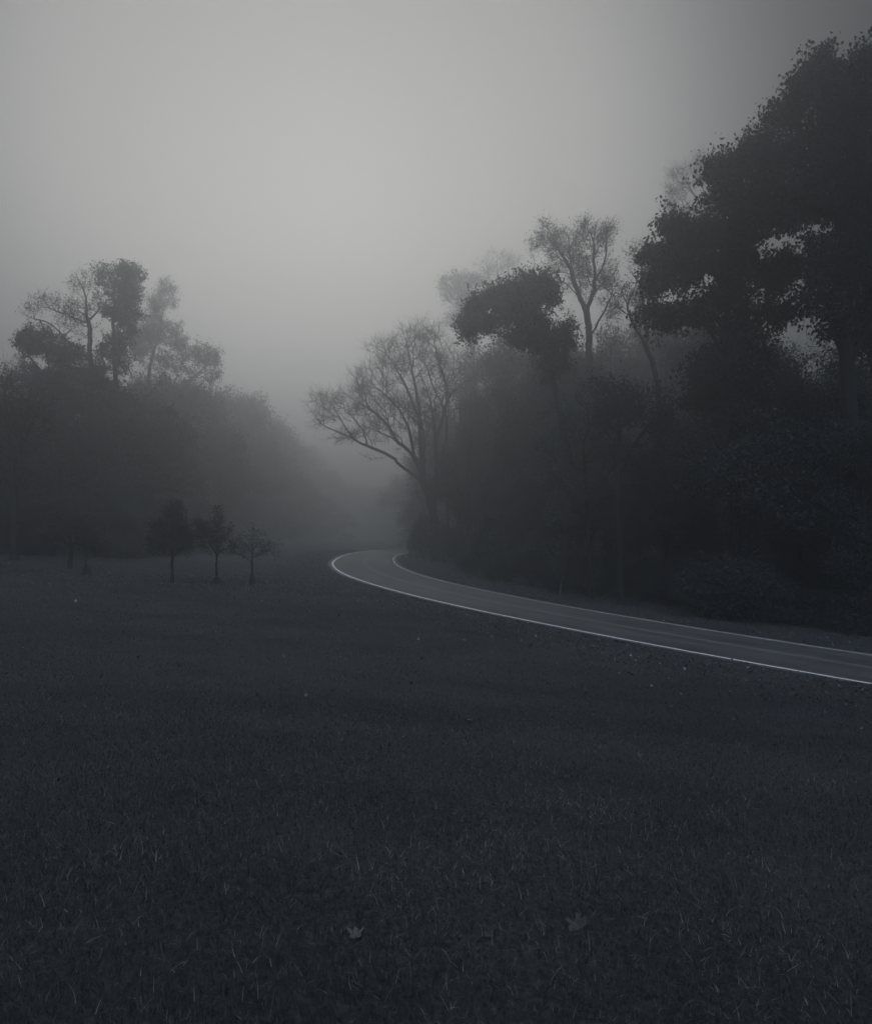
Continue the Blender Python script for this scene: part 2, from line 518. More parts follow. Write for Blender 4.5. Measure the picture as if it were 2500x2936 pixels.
def grow(limbs, lobes, n_attr, r_base, rg, bf=0.3, step=0.7, tip=0.012, jit=0.10, first_free=0.25, ramp=2.3):
    """limbs: polylines (first = trunk); lobes: (centre, radii, weight). returns node positions, parents, radii"""
    pos, par, plen = [], [], []
    hint = []
    for li, pl in enumerate(limbs):
        q = poly_pts(pl, step)
        q[1:-1] += rg.normal(size=(len(q) - 2, 3)) * step * 0.05
        if li == 0:
            prev = -1; start = 0
        else:
            A = np.array(pos); d = np.linalg.norm(A - q[0], axis=1); prev = int(d.argmin()); start = 0 if d[prev] > step * 0.6 else 1
        base_r = r_base if li == 0 else 0
        for k in range(start, len(q)):
            pos.append(q[k]); par.append(prev)
            plen.append(0 if prev < 0 else plen[prev] + np.linalg.norm(q[k] - pos[prev]))
            t = k / max(1, len(q) - 1)
            hint.append(base_r * (1 - 0.88 * t) if li == 0 else 0.0)
            prev = len(pos) - 1
    n0 = len(pos)
    sub = []                                             # each mass of foliage is a heap of smaller flattened tufts
    for c, r, wt in lobes:
        c = np.asarray(c, dtype=float); r = np.asarray(r, dtype=float)
        sub.append((c, r * 0.70, wt * 0.8))
        for _ in range(12):
            dv = rg.normal(size=3); dv /= np.linalg.norm(dv)
            q = rg.uniform(0.16, 0.42)
            sub.append((c + dv * r * rg.uniform(0.55, 1.05), np.array([r[0] * q, r[1] * q, r[2] * q * rg.uniform(0.6, 1.15)]), wt * q * 0.42))
    lobes = sub
    w = np.array([l[2] for l in lobes], dtype=float); w /= w.sum()
    cnt = rg.multinomial(n_attr, w)
    at = []
    for (c, r, _), k in zip(lobes, cnt):
        if k == 0:
            continue
        dv = rg.normal(size=(k, 3)); dv /= np.linalg.norm(dv, axis=1)[:, None]
        rad = rg.uniform(0.12, 1.0, size=(k, 1)) ** 0.45
        rad *= 1 + 0.14 * rg.normal(size=(k, 1)).clip(-1.5, 1.5)
        at.append(np.asarray(c) + dv * rad * np.asarray(r))
    at = np.vstack(at)
    n = len(at)
    A = np.array(pos); L = np.array(plen)
    maxL = max(L.max(), 1e-3)
    ok = L[:n0] > first_free * L[:n0].max()
    best = np.full(n, 1e9); bi = np.zeros(n, dtype=int)
    for i in np.nonzero(ok)[0]:
        c = np.linalg.norm(at - A[i], axis=1) + bf * L[i]
        m = c < best; best[m] = c[m]; bi[m] = i
    done = np.zeros(n, dtype=bool)
    pos = list(pos)
    for _ in range(n):
        c = np.where(done, 1e9, best)
        k = int(c.argmin()); done[k] = True
        p0 = bi[k]; a = pos[p0]; b = at[k]
        D = np.linalg.norm(b - a)
        ns = max(1, int(math.ceil(D / step)))
        prev = p0
        # limbs leave along the parent's direction, then turn up towards the light
        gp = par[p0]
        dirp = (a - pos[gp]) / (np.linalg.norm(a - pos[gp]) + 1e-6) if gp >= 0 else np.array([0, 0, 1.0])
        for s_ in range(1, ns + 1):
            t = s_ / ns
            q = a + (b - a) * t + dirp * D * 0.22 * math.sin(math.pi * t) * (1 - t)
            if s_ < ns:
                q = q + rg.normal(size=3) * D * jit * 0.5
            pos.append(q); par.append(prev); hint.append(0.0)
            plen.append(plen[prev] + np.linalg.norm(q - pos[prev]))
            prev = len(pos) - 1
            c2 = np.linalg.norm(at - q, axis=1) + bf * plen[prev]
            m = (c2 < best) & ~done
            best[m] = c2[m]; bi[m] = prev
    pos = np.array(pos); par = np.array(par); hint = np.array(hint)
    N = len(pos)
    acc = np.zeros(N)
    leafy = np.ones(N, dtype=bool)
    leafy[par[par >= 0]] = False
    for i in range(N - 1, -1, -1):
        if acc[i] == 0:
            acc[i] = tip ** ramp
        if par[i] >= 0:
            acc[par[i]] += acc[i]
    rad = acc ** (1 / ramp)
    # scale so that the foot of the trunk has the measured radius
    sc = r_base / rad[0]
    rad = np.where(rad > tip * 1.5, tip * 1.5 + (rad - tip * 1.5) * sc if sc < 3 else rad * sc, rad)
    rad = np.maximum(rad, hint)
    rad[0] = max(rad[0], r_base)
    return pos, par, rad, leafy


def tubes(pos, par, rad, idx, sides):
    """prisms for the edges idx (child index)"""
    a = pos[par[idx]]; b = pos[idx]
    rb = rad[idx]; ra = np.minimum(rad[par[idx]], rb * 1.5)
    d = b - a; ln = np.linalg.norm(d, axis=1) + 1e-9; d = d / ln[:, None]
    b = b + d * (rb * 0.35)[:, None]
    ref = np.where(np.abs(d[:, 2:3]) < 0.9, np.array([[0, 0, 1.0]]), np.array([[1.0, 0, 0]]))
    x = np.cross(ref, d); x /= np.linalg.norm(x, axis=1)[:, None]
    y = np.cross(d, x)
    th = np.arange(sides) * 2 * math.pi / sides
    ring = np.cos(th)[None, :, None] * x[:, None] + np.sin(th)[None, :, None] * y[:, None]
    va = a[:, None] + ring * ra[:, None, None]
    vb = b[:, None] + ring * rb[:, None, None]
    n_ = len(idx)
    verts = np.concatenate([va, vb], 1).reshape(-1, 3)
    base = np.arange(n_)[:, None] * (2 * sides)
    k = np.arange(sides)[None]
    f = np.stack([base + k, base + (k + 1) % sides, base + sides + (k + 1) % sides, base + sides + k], -1).reshape(-1, 4)
    return verts, f


def join(parts):
    vs, fs, o = [], [], 0
    for v, f in parts:
        if len(v) == 0:
            continue
        vs.append(v); fs.append(f + o); o += len(v)
    return np.concatenate(vs), fs


def twig_tubes(starts, dirs, length, r, rg, kink=0.25):
    """thin two-piece three-sided twigs"""
    n_ = len(starts)
    L = length * rg.uniform(0.5, 1.3, size=(n_, 1))
    mid = starts + dirs * L * 0.5 + rg.normal(size=(n_, 3)) * L * kink * 0.3
    end = mid + (mid - starts) + rg.normal(size=(n_, 3)) * L * kink * 0.4 + np.array([0, 0, 1]) * L * 0.08
    pos = np.concatenate([starts, mid, end])
    par = np.concatenate([np.full(n_, -1), np.arange(n_), np.arange(n_) + n_])
    rad = np.concatenate([np.full(n_, r), np.full(n_, r * 0.8), np.full(n_, r * 0.45)])
    v, f = tubes(pos, par, rad, np.arange(n_, 3 * n_), 3)
    return v, f, mid, end


def leaf_quads(cent, size, rg, droop=0.25, aspect=0.62):
    n_ = len(cent)
    d = rg.normal(size=(n_, 3)); d[:, 2] -= droop * 2; d /= np.linalg.norm(d, axis=1)[:, None]
    u = rg.normal(size=(n_, 3)); u[:, 2] += 0.8
    s = np.cross(d, u); s /= (np.linalg.norm(s, axis=1)[:, None] + 1e-9)
    nrm = np.cross(s, d)
    sz = (size * rg.uniform(0.6, 1.35, size=n_))[:, None]
    fold = rg.uniform(0.05, 0.35, size=(n_, 1))
    b = cent - d * sz * 0.5
    t = cent + d * sz * 0.5
    l = cent + s * sz * aspect * 0.5 + nrm * sz * fold * 0.5 - d * sz * 0.08
    r = cent - s * sz * aspect * 0.5 + nrm * sz * fold * 0.5 - d * sz * 0.08
    v = np.stack([b, l, t, r], 1).reshape(-1, 3)
    f = np.arange(n_ * 4).reshape(-1, 4)
    return v, f


def build_tree(name, label, cat, base, limbs, lobes, n_attr, r_base, leaves=20, leaf=0.16, spread=0.32, leaf_mat=None,
               bark=None, twigs=3, twig_len=0.7, twig_r=0.007, seed=1, group=None, bf=0.3, step=0.7, leaf_frac=1.0, tip=0.012,
               rotz=0.0, first_free=0.25, jit=0.10, droop=0.25, clump=1):
    """limbs and lobes in world metres; the tree's Empty sits at its base"""
    rg = np.random.default_rng(seed)
    base = np.asarray(base, dtype=float)
    limbs = [np.asarray(q, dtype=float) - base for q in limbs]
    lobes = [(np.asarray(c) - base, r, w) for c, r, w in lobes]
    pos, par, rad, ends = grow(limbs, lobes, n_attr, r_base, rg, bf, step, tip, jit, first_free)
    t = thing(name, label, cat, tuple(base), rotz, group)
    bark = bark or M_BARK
    idx = np.nonzero(par >= 0)[0]
    thick = idx[rad[idx] > r_base * 0.33]
    mid = idx[(rad[idx] <= r_base * 0.33) & (rad[idx] > 0.03)]
    thin = idx[rad[idx] <= min(0.03, r_base * 0.33)]
    if len(thick):
        v1, f1 = tubes(pos, par, rad, thick, 9)
        foot = []
        # root flare at the ground
        fl_pos = np.array([[0, 0, -0.5], [0, 0, 0.02], pos[0] + np.array([0, 0, max(0.5, r_base * 1.6)])])
        fl = tubes(fl_pos, np.array([-1, 0, 1]), np.array([r_base * 1.55, r_base * 1.4, r_base * 1.0]), np.array([1, 2]), 9)
        v1, fs = join([(v1, f1), fl])
        new_mesh("trunk", v1, fs, bark, t, smooth=True)
    parts = [tubes(pos, par, rad, mid, 5), tubes(pos, par, rad, thin, 3)]
    fine = np.nonzero(rad < 0.05)[0]
    if twigs > 0 and len(fine):
        st = np.repeat(fine, twigs)
        pp = par[st]
        dirs = pos[st] - pos[np.maximum(pp, 0)]
        dirs /= (np.linalg.norm(dirs, axis=1)[:, None] + 1e-9)
        dirs = dirs + rg.normal(size=dirs.shape) * 0.6 + np.array([0, 0, 0.25])
        dirs /= np.linalg.norm(dirs, axis=1)[:, None]
        v, f, m_, e_ = twig_tubes(pos[st], dirs, twig_len, twig_r, rg)
        parts.append((v, f))
        tw0, tw1, tw2 = pos[st], m_, e_
    vb, fb = join([p for p in parts if len(p[0])])
    new_mesh("branches", vb, fb, bark, t, smooth=True)
    if leaves > 0:
        k = max(1, int(leaves))
        nt_ = len(tw0)
        sel = np.nonzero(rg.uniform(size=nt_) < leaf_frac)[0]
        sel = np.repeat(sel, k)
        t_ = rg.uniform(0.1, 1.05, size=(len(sel), 1))
        c = np.where(t_ < 0.5, tw0[sel] + (tw1[sel] - tw0[sel]) * t_ * 2, tw1[sel] + (tw2[sel] - tw1[sel]) * (t_ * 2 - 1))
        c = c + rg.normal(size=c.shape) * spread * np.array([1, 1, 0.8])
        c = np.repeat(c, clump, axis=0)                      # leaves hang in small bunches
        c = c + rg.normal(size=c.shape) * leaf * 0.7
        v, f = leaf_quads(c, leaf, rg, droop)
        new_mesh("crown", v, [f], leaf_mat or M_LEAF_DARK, t, smooth=False)
    return t


def px_lobes(D, lobes, depth=0.8):
    """(px,py,rx,ry[,weight[,depth offset]]) measured on the photograph -> ellipsoids at distance D"""
    k = S / FPX * D
    out = []
    for l in lobes:
        px, py, rx, ry = l[:4]
        w = l[4] if len(l) > 4 else 1.0
        off = l[5] if len(l) > 5 else 0.0
        c = P(px, py, D); c[1] += off
        rd = max(rx, ry) * k * depth
        out.append((c, (rx * k, rd, ry * k), w * rx * ry))
    return out


def px_line(D, pts, wob=0.0):
    out = []
    for i, p in enumerate(pts):
        q = P(p[0], p[1], D)
        if len(p) > 2:
            q[1] += p[2]
        out.append(q)
    return out


def foot(px, D):
    """point on the ground below column px at distance D"""
    x = (px * S - CX) / FPX * D
    return np.array([x, D, ground_z(x, D)[0]])


#--TREES--
def px_tree(name, label, cat, D, trunk, limbs, lobes, depth=0.8, **kw):
    b = foot(trunk[0][0], D)
    t0 = [b] + px_line(D, trunk[1:])
    return build_tree(name, label, cat, b, [t0] + [px_line(D, q) for q in limbs], px_lobes(D, lobes, depth), **kw)


# right of the road
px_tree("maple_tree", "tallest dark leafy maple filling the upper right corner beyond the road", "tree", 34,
        [(1724, 1240), (1722, 1000), (1716, 780), (1706, 640), (1700, 480), (1692, 330), (1705, 190)],
        [[(1706, 640), (1650, 560, -1), (1590, 520, -2), (1540, 505, -2.5)], [(1700, 480), (1640, 410, -1.5), (1560, 375, -2), (1480, 365, -2)],
         [(1695, 380), (1640, 280, 1), (1590, 220, 1)], [(1700, 500), (1780, 400, 1), (1840, 330, 2)], [(1712, 740), (1760, 640, -1), (1800, 600, -1)],
         [(1710, 700), (1660, 640, -1.5), (1600, 610, -2)]],
        [(1715, 190, 80, 75), (1790, 190, 95, 105), (1645, 165, 38, 48, 1.1), (1600, 235, 42, 38, 1.1), (1655, 330, 85, 50), (1690, 270, 60, 60), (1540, 330, 62, 40, 1.1), (1475, 352, 36, 36, 1.3),
         (1495, 400, 50, 34, 1.1), (1560, 405, 62, 42), (1640, 410, 75, 50), (1730, 400, 80, 80), (1810, 420, 90, 140), (1700, 500, 60, 40), (1750, 560, 60, 70), (1665, 560, 42, 36), (1650, 610, 40, 22),
         (1800, 650, 70, 90), (1700, 660, 32, 26), (1560, 450, 40, 14), (1745, 690, 30, 30)],
        n_attr=2000, r_base=0.36, leaves=2, clump=5, leaf=0.19, spread=0.05, droop=0.6, leaf_mat=M_LEAF_DARK, twigs=5, twig_len=0.75, seed=3, bf=0.25)
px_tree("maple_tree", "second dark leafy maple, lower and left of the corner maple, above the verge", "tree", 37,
        [(1490, 1235), (1488, 1000), (1482, 800), (1478, 690), (1470, 600), (1455, 520)],
        [[(1482, 760), (1420, 680, -1), (1350, 640, -1.5)], [(1478, 680), (1540, 600, -1), (1590, 560, -1)], [(1470, 600), (1410, 540, -1), (1350, 520, -1)]],
        [(1380, 480, 32, 32, 1.2), (1440, 482, 52, 28), (1345, 525, 38, 28, 1.1), (1400, 545, 62, 26), (1330, 575, 30, 22, 1.1), (1345, 640, 44, 18), (1420, 632, 60, 20), (1480, 610, 52, 30), (1500, 540, 50, 38), (1560, 560, 36, 34), (1565, 640, 36, 20), (1500, 668, 56, 20), (1600, 540, 20, 16), (1500, 478, 34, 24), (1480, 730, 80, 40), (1470, 790, 90, 50)],
        n_attr=1250, r_base=0.27, leaves=2, clump=4, leaf=0.19, spread=0.05, droop=0.6, leaf_mat=M_LEAF_DARK, twigs=5, twig_len=0.8, seed=4, bf=0.25)
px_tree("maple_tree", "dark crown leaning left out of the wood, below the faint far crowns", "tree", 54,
        [(1150, 1195), (1146, 1000), (1135, 850), (1112, 740), (1085, 670), (1050, 625)],
        [[(1098, 700), (1040, 672, -1), (985, 662, -2)], [(1085, 670), (1085, 620), (1080, 585)], [(1112, 740), (1130, 690), (1140, 665)]],
        [(1050, 610, 48, 34), (1082, 580, 30, 24, 1.3), (1005, 610, 32, 24), (965, 622, 24, 22, 1.2), (946, 664, 16, 22, 1.3), (1112, 600, 16, 30, 1.2), (1020, 645, 34, 18), (1075, 650, 34, 24), (985, 660, 24, 12), (1095, 690, 36, 30, 0.8), (1050, 685, 24, 18, 0.6), (1135, 690, 34, 24, 0.8), (1120, 740, 34, 30, 0.7)],
        n_attr=800, r_base=0.20, leaves=2, clump=4, leaf=0.2, spread=0.06, droop=0.6, leaf_mat=M_LEAF_DARK, twigs=5, twig_len=0.85, seed=5, bf=0.25)
px_tree("forked_tree", "tall half bare tree with forked limbs rising over the wood", "tree", 70,
        [(1193, 1160), (1193, 900), (1192, 720), (1189, 650), (1186, 628), (1199, 600), (1203, 555), (1200, 500), (1204, 462)],
        [[(1186, 628), (1168, 591), (1155, 542), (1150, 480)], [(1172, 602), (1150, 580), (1134, 568), (1124, 552), (1090, 545), (1079, 527), (1074, 510)],
         [(1190, 720), (1181, 690), (1170, 659), (1157, 638), (1142, 625), (1111, 621)], [(1155, 545), (1130, 505), (1112, 470)], [(1202, 570), (1222, 530), (1228, 470)], [(1194, 680), (1216, 640), (1236, 600)]],
        [(1108, 488, 32, 34), (1150, 488, 34, 40), (1200, 482, 30, 34), (1228, 480, 16, 34), (1225, 560, 24, 40), (1130, 540, 36, 28, 0.6), (1175, 540, 34, 40), (1235, 630, 22, 30, 0.5), (1190, 590, 40, 30, 0.5)],
        n_attr=800, r_base=0.34, leaves=2, leaf=0.18, spread=0.15, leaf_mat=M_LEAF_MID, twigs=5, twig_len=0.9, twig_r=0.010, seed=6, bf=0.35, leaf_frac=0.42)
px_tree("crooked_tree", "crooked bare tree with a bent top left of the lower maple crown", "tree", 55,
        [(1345, 1220), (1338, 900), (1324, 750), (1298, 685), (1280, 654), (1269, 615), (1283, 585), (1288, 566), (1272, 545)],
        [[(1276, 640), (1258, 630), (1243, 617), (1238, 605)], [(1270, 620), (1262, 600), (1258, 588)], [(1290, 670), (1310, 640), (1322, 615)], [(1310, 700), (1300, 600), (1296, 540), (1290, 505)]],
        [(1290, 512, 20, 24), (1265, 590, 20, 24), (1312, 560, 20, 30), (1300, 620, 30, 30), (1250, 620, 18, 18)],
        n_attr=200, r_base=0.20, leaves=2, leaf=0.16, spread=0.12, leaf_mat=M_LEAF_MID, twigs=4, twig_len=0.7, twig_r=0.009, seed=7, bf=0.4, leaf_frac=0.7)
px_tree("slender_tree", "faint slender tree with sparse upright limbs above the maple's left edge", "tree", 90,
        [(1480, 900), (1470, 640), (1464, 540), (1450, 470), (1430, 430), (1405, 395), (1380, 355), (1366, 340)],
        [[(1462, 520), (1456, 440), (1436, 395), (1426, 350), (1424, 312)], [(1440, 450), (1428, 400), (1410, 350)], [(1436, 440), (1400, 425), (1352, 440)], [(1464, 520), (1490, 420), (1510, 320), (1520, 275)]],
        [(1378, 375, 36, 36, 1.3), (1420, 345, 30, 38, 1.3), (1365, 430, 32, 26), (1450, 380, 26, 50), (1515, 300, 22, 36), (1400, 440, 40, 30, 0.5)],
        n_attr=560, r_base=0.30, leaves=2, leaf=0.2, spread=0.15, leaf_mat=M_LEAF_MID, twigs=4, twig_len=1.1, twig_r=0.012, seed=8, bf=0.4, leaf_frac=0.22, step=0.9)
px_tree("faded_tree", "palest round crowned tree far behind the leaning crown", "tree", 155,
        [(1012, 900), (1010, 660), (1008, 600), (1007, 560), (1005, 520)],
        [[(1008, 610), (1025, 570), (1048, 540)], [(1008, 600), (990, 560), (985, 530)], [(1008, 630), (985, 600), (965, 590)]],
        [(1005, 535, 38, 36), (985, 560, 22, 30), (1040, 550, 20, 36), (1008, 600, 40, 30, 0.5)],
        n_attr=420, r_base=0.4, leaves=3, leaf=0.27, spread=0.25, leaf_mat=M_LEAF_MID, twigs=3, twig_len=1.2, twig_r=0.015, seed=9, bf=0.4, step=1.0, leaf_frac=0.4)
px_tree("faded_tree", "pale misty tree drooping at the left edge of the far right crowns", "tree", 140,
        [(965, 900), (955, 700), (945, 640), (935, 600), (925, 565)],
        [[(945, 640), (920, 620), (900, 600)], [(955, 680), (925, 660), (905, 650)]],
        [(925, 578, 32, 28), (905, 590, 14, 30), (945, 605, 34, 30), (920, 645, 26, 26, 0.6), (960, 570, 18, 20)],
        n_attr=420, r_base=0.38, leaves=6, leaf=0.27, spread=0.25, leaf_mat=M_LEAF_MID, twigs=3, twig_len=1.1, twig_r=0.015, seed=10, bf=0.35, step=1.0)
px_tree("spreading_tree", "large bare tree with long limbs spreading left over the road bend", "tree", 94,
        [(884, 1135), (880, 1060), (871, 1015), (862, 985), (856, 960), (850, 900), (848, 830), (835, 760), (822, 690)],
        [[(871, 1015), (847, 970), (813, 944), (787, 921), (742, 902), (690, 876), (649, 857), (625, 822)],
         [(858, 975), (840, 929), (806, 895), (780, 880), (712, 854), (668, 838)],
         [(862, 985), (858, 930), (855, 872), (843, 835), (810, 760), (780, 715)],
         [(878, 1030), (884, 950), (880, 890), (872, 820), (850, 750)],
         [(880, 1040), (898, 930), (903, 850), (893, 815), (877, 783), (862, 741), (832, 708), (813, 668)],
         [(840, 929), (820, 850), (780, 800), (735, 765)], [(806, 895), (770, 845), (720, 810), (690, 790)], [(787, 921), (765, 930), (742, 925)],
         [(855, 872), (820, 830), (770, 780), (748, 745)], [(893, 815), (915, 760), (920, 700)], [(713, 887), (690, 850), (672, 815)], [(742, 902), (735, 870), (705, 835)],
         [(880, 890), (905, 800), (885, 720), (880, 680)]],
        [(700, 820, 62, 40), (650, 835, 30, 30, 0.8), (745, 775, 60, 50), (800, 720, 60, 50), (835, 680, 45, 32), (870, 720, 45, 60), (800, 820, 70, 60), (860, 820, 50, 70), (905, 760, 40, 70), (745, 880, 70, 26, 0.6), (830, 890, 40, 40, 0.4)],
        n_attr=1900, r_base=0.50, leaves=0, leaf_mat=M_LEAF_MID, twigs=6, twig_len=1.3, twig_r=0.012, seed=12, bf=0.45, depth=0.6, step=0.9, tip=0.016)

# left of the road
px_tree("forked_tree", "half bare tree with twisting limbs, tallest at the far left", "tree", 70,
        [(186, 1120), (186, 850), (184, 746), (182, 667), (176, 638), (175, 602), (160, 568), (155, 555)],
        [[(180, 655), (151, 645), (137, 638), (108, 627), (61, 613)], [(184, 730), (140, 692), (104, 656), (68, 645), (50, 636)], [(180, 650), (195, 632), (210, 622)],
         [(186, 830), (104, 782), (68, 753), (32, 724), (24, 735)], [(176, 620), (165, 600), (150, 590)], [(175, 602), (185, 580), (186, 565)]],
        [(100, 608, 26, 18), (175, 572, 28, 18), (65, 630, 22, 14, 0.6), (140, 620, 30, 26, 0.5), (190, 610, 24, 30, 0.8), (150, 650, 60, 30, 0.4)],
        n_attr=300, r_base=0.27, leaves=2, leaf=0.17, spread=0.14, leaf_mat=M_LEAF_MID, twigs=3, twig_len=0.8, twig_r=0.011, seed=13, bf=0.35, leaf_frac=0.6)
px_tree("broad_tree", "dark leafy crown below the twisting bare limbs on the left", "tree", 66,
        [(120, 1130), (118, 900), (112, 800), (100, 740), (90, 700)],
        [[(112, 800), (80, 745), (50, 710)], [(112, 790), (140, 740), (150, 710)]],
        [(62, 690, 28, 24, 1.3), (90, 700, 40, 32), (130, 725, 42, 32), (60, 740, 20, 16, 0.6), (150, 770, 50, 32), (100, 770, 44, 26, 0.8), (190, 760, 34, 30)],
        n_attr=560, r_base=0.24, leaves=2, clump=4, leaf=0.19, spread=0.1, leaf_mat=M_LEAF_DARK, twigs=4, twig_len=0.7, seed=14, bf=0.28)
px_tree("narrow_tree", "narrow leafy tree, highest crown on the left beside bare limbs", "tree", 73,
        [(238, 1120), (237, 850), (236, 782), (230, 710), (230, 620), (236, 570), (240, 552)],
        [[(230, 640), (250, 600), (268, 575)], [(234, 740), (250, 710), (265, 690)]],
        [(238, 556, 44, 16, 1.2), (268, 560, 22, 18, 1.1), (250, 592, 38, 22), (236, 632, 28, 30), (250, 650, 28, 30), (240, 692, 30, 30), (215, 715, 30, 22), (262, 610, 24, 26), (205, 585, 16, 16, 0.8), (275, 640, 14, 18, 0.8), (245, 740, 30, 20, 0.8)],
        n_attr=420, r_base=0.23, leaves=2, clump=3, leaf=0.21, spread=0.1, droop=0.6, leaf_mat=M_LEAF_DARK, twigs=5, twig_len=0.7, seed=15, bf=0.28)
px_tree("lobed_tree", "paler misty tree with knobbly crown stepping down right of the narrow tree", "tree", 115,
        [(304, 1105), (303, 850), (302, 753), (312, 715), (318, 690), (328, 640), (344, 598)],
        [[(303, 790), (370, 790), (378, 775), (403, 753), (425, 735)], [(312, 715), (300, 670), (300, 640)], [(318, 690), (345, 680), (360, 675)]],
        [(344, 588, 18, 18, 1.4), (322, 612, 26, 22, 1.2), (308, 650, 34, 34), (345, 668, 24, 18), (335, 690, 40, 18), (400, 716, 36, 24, 1.1), (430, 728, 20, 26, 1.2), (290, 700, 30, 40), (370, 700, 28, 16, 0.8), (370, 745, 40, 22, 0.8), (330, 740, 40, 24, 0.8), (415, 760, 30, 20, 0.6), (320, 780, 40, 34, 0.8)],
        n_attr=640, r_base=0.33, leaves=6, leaf=0.24, spread=0.22, leaf_mat=M_LEAF_DARK, twigs=5, twig_len=0.9, twig_r=0.012, seed=16, bf=0.28, step=0.9)
px_tree("twiggy_tree", "bare twiggy tree cut by the left edge of the view", "tree", 46,
        [(30, 1130), (30, 1040), (26, 950), (18, 860), (10, 800)],
        [[(28, 980), (45, 890), (55, 830), (62, 790)], [(20, 880), (0, 820), (-15, 770)], [(26, 940), (-10, 880), (-30, 830)], [(18, 860), (24, 800), (22, 755)], [(40, 910), (70, 850), (85, 800)]],
        [(0, 800, 40, 60), (50, 830, 40, 50), (-30, 860, 40, 60), (30, 900, 50, 50), (85, 840, 26, 36), (20, 960, 50, 40, 0.5)],
        n_attr=520, r_base=0.22, leaves=1, leaf=0.14, spread=0.12, leaf_mat=M_LEAF_DARK, twigs=5, twig_len=0.8, twig_r=0.009, seed=17, bf=0.45)


# ------------------------------------------------------------------ prototype woodland trees, copied through the wood
def local_tree(name, label, h, w, r, seed, leaves=7, leaf=0.16, mat=None, low=0.12, n=760, group=None, spread=0.14, twigs=5, k=1.0):
    rg = np.random.default_rng(seed)
    lob = []
    for i in range(13):
        t = rg.uniform(low, 0.95)
        prof = math.sin(math.pi * min(1, 0.22 + 0.78 * (1 - t)) * 0.62 + 0.35)
        a = rg.uniform(0, 6.28)
        rr = w * 0.5 * prof * rg.uniform(0.25, 0.75)
        s_ = w * 0.5 * rg.uniform(0.30, 0.5)
        lob.append(((rr * math.cos(a), rr * math.sin(a), h * t), (s_, s_, s_ * 0.8), s_ * s_))
    lob.append(((0, 0, h * 0.92), (w * 0.16, w * 0.16, h * 0.08), w * w * 0.03))
    tr = [(0, 0, 0), (0.1 * w * 0.2, 0, h * 0.3), (-0.03 * w, 0.02 * w, h * 0.6), (0.02 * w, 0, h * 0.9)]
    return build_tree(name, label, "tree", (0, 0, 0), [tr], lob, n, r, leaves=leaves, leaf=leaf, spread=spread, leaf_mat=mat or M_LEAF_MID,
                      twigs=twigs, twig_len=0.7, seed=seed, group=group, bf=0.3, first_free=low * 0.8)


LW = "dark leafy tree merging into the murky wood right of the road"
GW = "woodland trees right of the road"
protoA = local_tree("woodland_tree", LW, 11.0, 7.5, 0.18, 21, group=GW)
protoB = local_tree("woodland_tree", LW, 13.0, 7.0, 0.20, 22, group=GW, low=0.2)
protoC = local_tree("woodland_tree", LW, 9.0, 8.0, 0.16, 23, group=GW, low=0.06)
used = set()
heights = {protoA.name: 11.0, protoB.name: 13.0, protoC.name: 9.0}


def place(proto, px, D, top, label=None, group=None, rot=None, wide=1.0, base_h=None):
    """stand a copy of proto at column px, distance D, so that its top reaches row top"""
    b = foot(px, D)
    h = P(px, top, D)[2] - b[2]
    h0 = heights[proto.name]
    s_ = h / h0
    sx = max(s_, 0.5) * wide
    rot = random.Random(int(px * 7 + D * 13)).uniform(0, 6.28) if rot is None else rot
    if proto.name not in used:
        used.add(proto.name)
        proto.location = tuple(b); proto.rotation_euler = (0, 0, rot); proto.scale = (sx, sx, s_)
        if label:
            proto["label"] = label
        if group:
            proto["group"] = group
        return proto
    return dup(proto, tuple(b), rot, (sx, sx, s_), label or proto["label"], group)


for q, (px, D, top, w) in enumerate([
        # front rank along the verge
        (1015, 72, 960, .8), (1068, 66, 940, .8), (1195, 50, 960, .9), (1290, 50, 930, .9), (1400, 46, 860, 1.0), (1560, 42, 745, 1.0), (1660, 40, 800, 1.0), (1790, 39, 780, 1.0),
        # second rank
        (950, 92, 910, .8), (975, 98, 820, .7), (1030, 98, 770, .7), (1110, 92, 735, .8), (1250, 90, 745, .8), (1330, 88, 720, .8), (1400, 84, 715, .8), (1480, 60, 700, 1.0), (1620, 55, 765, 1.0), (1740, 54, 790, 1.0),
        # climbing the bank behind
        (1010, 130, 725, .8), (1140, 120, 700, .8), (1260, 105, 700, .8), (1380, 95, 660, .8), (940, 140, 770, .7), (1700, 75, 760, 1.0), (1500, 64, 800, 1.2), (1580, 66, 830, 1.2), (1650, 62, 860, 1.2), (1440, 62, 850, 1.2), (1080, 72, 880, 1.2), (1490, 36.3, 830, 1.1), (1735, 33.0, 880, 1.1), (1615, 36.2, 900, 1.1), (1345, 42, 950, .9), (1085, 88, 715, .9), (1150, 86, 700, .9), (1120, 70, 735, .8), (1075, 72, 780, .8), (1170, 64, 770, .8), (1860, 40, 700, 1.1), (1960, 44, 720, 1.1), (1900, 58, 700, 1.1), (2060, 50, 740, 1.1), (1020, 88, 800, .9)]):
    place((protoA, protoB, protoC)[q % 3] if q > 2 else (protoA, protoB, protoC)[q], px, D, top, wide=w, label=LW, group=GW)

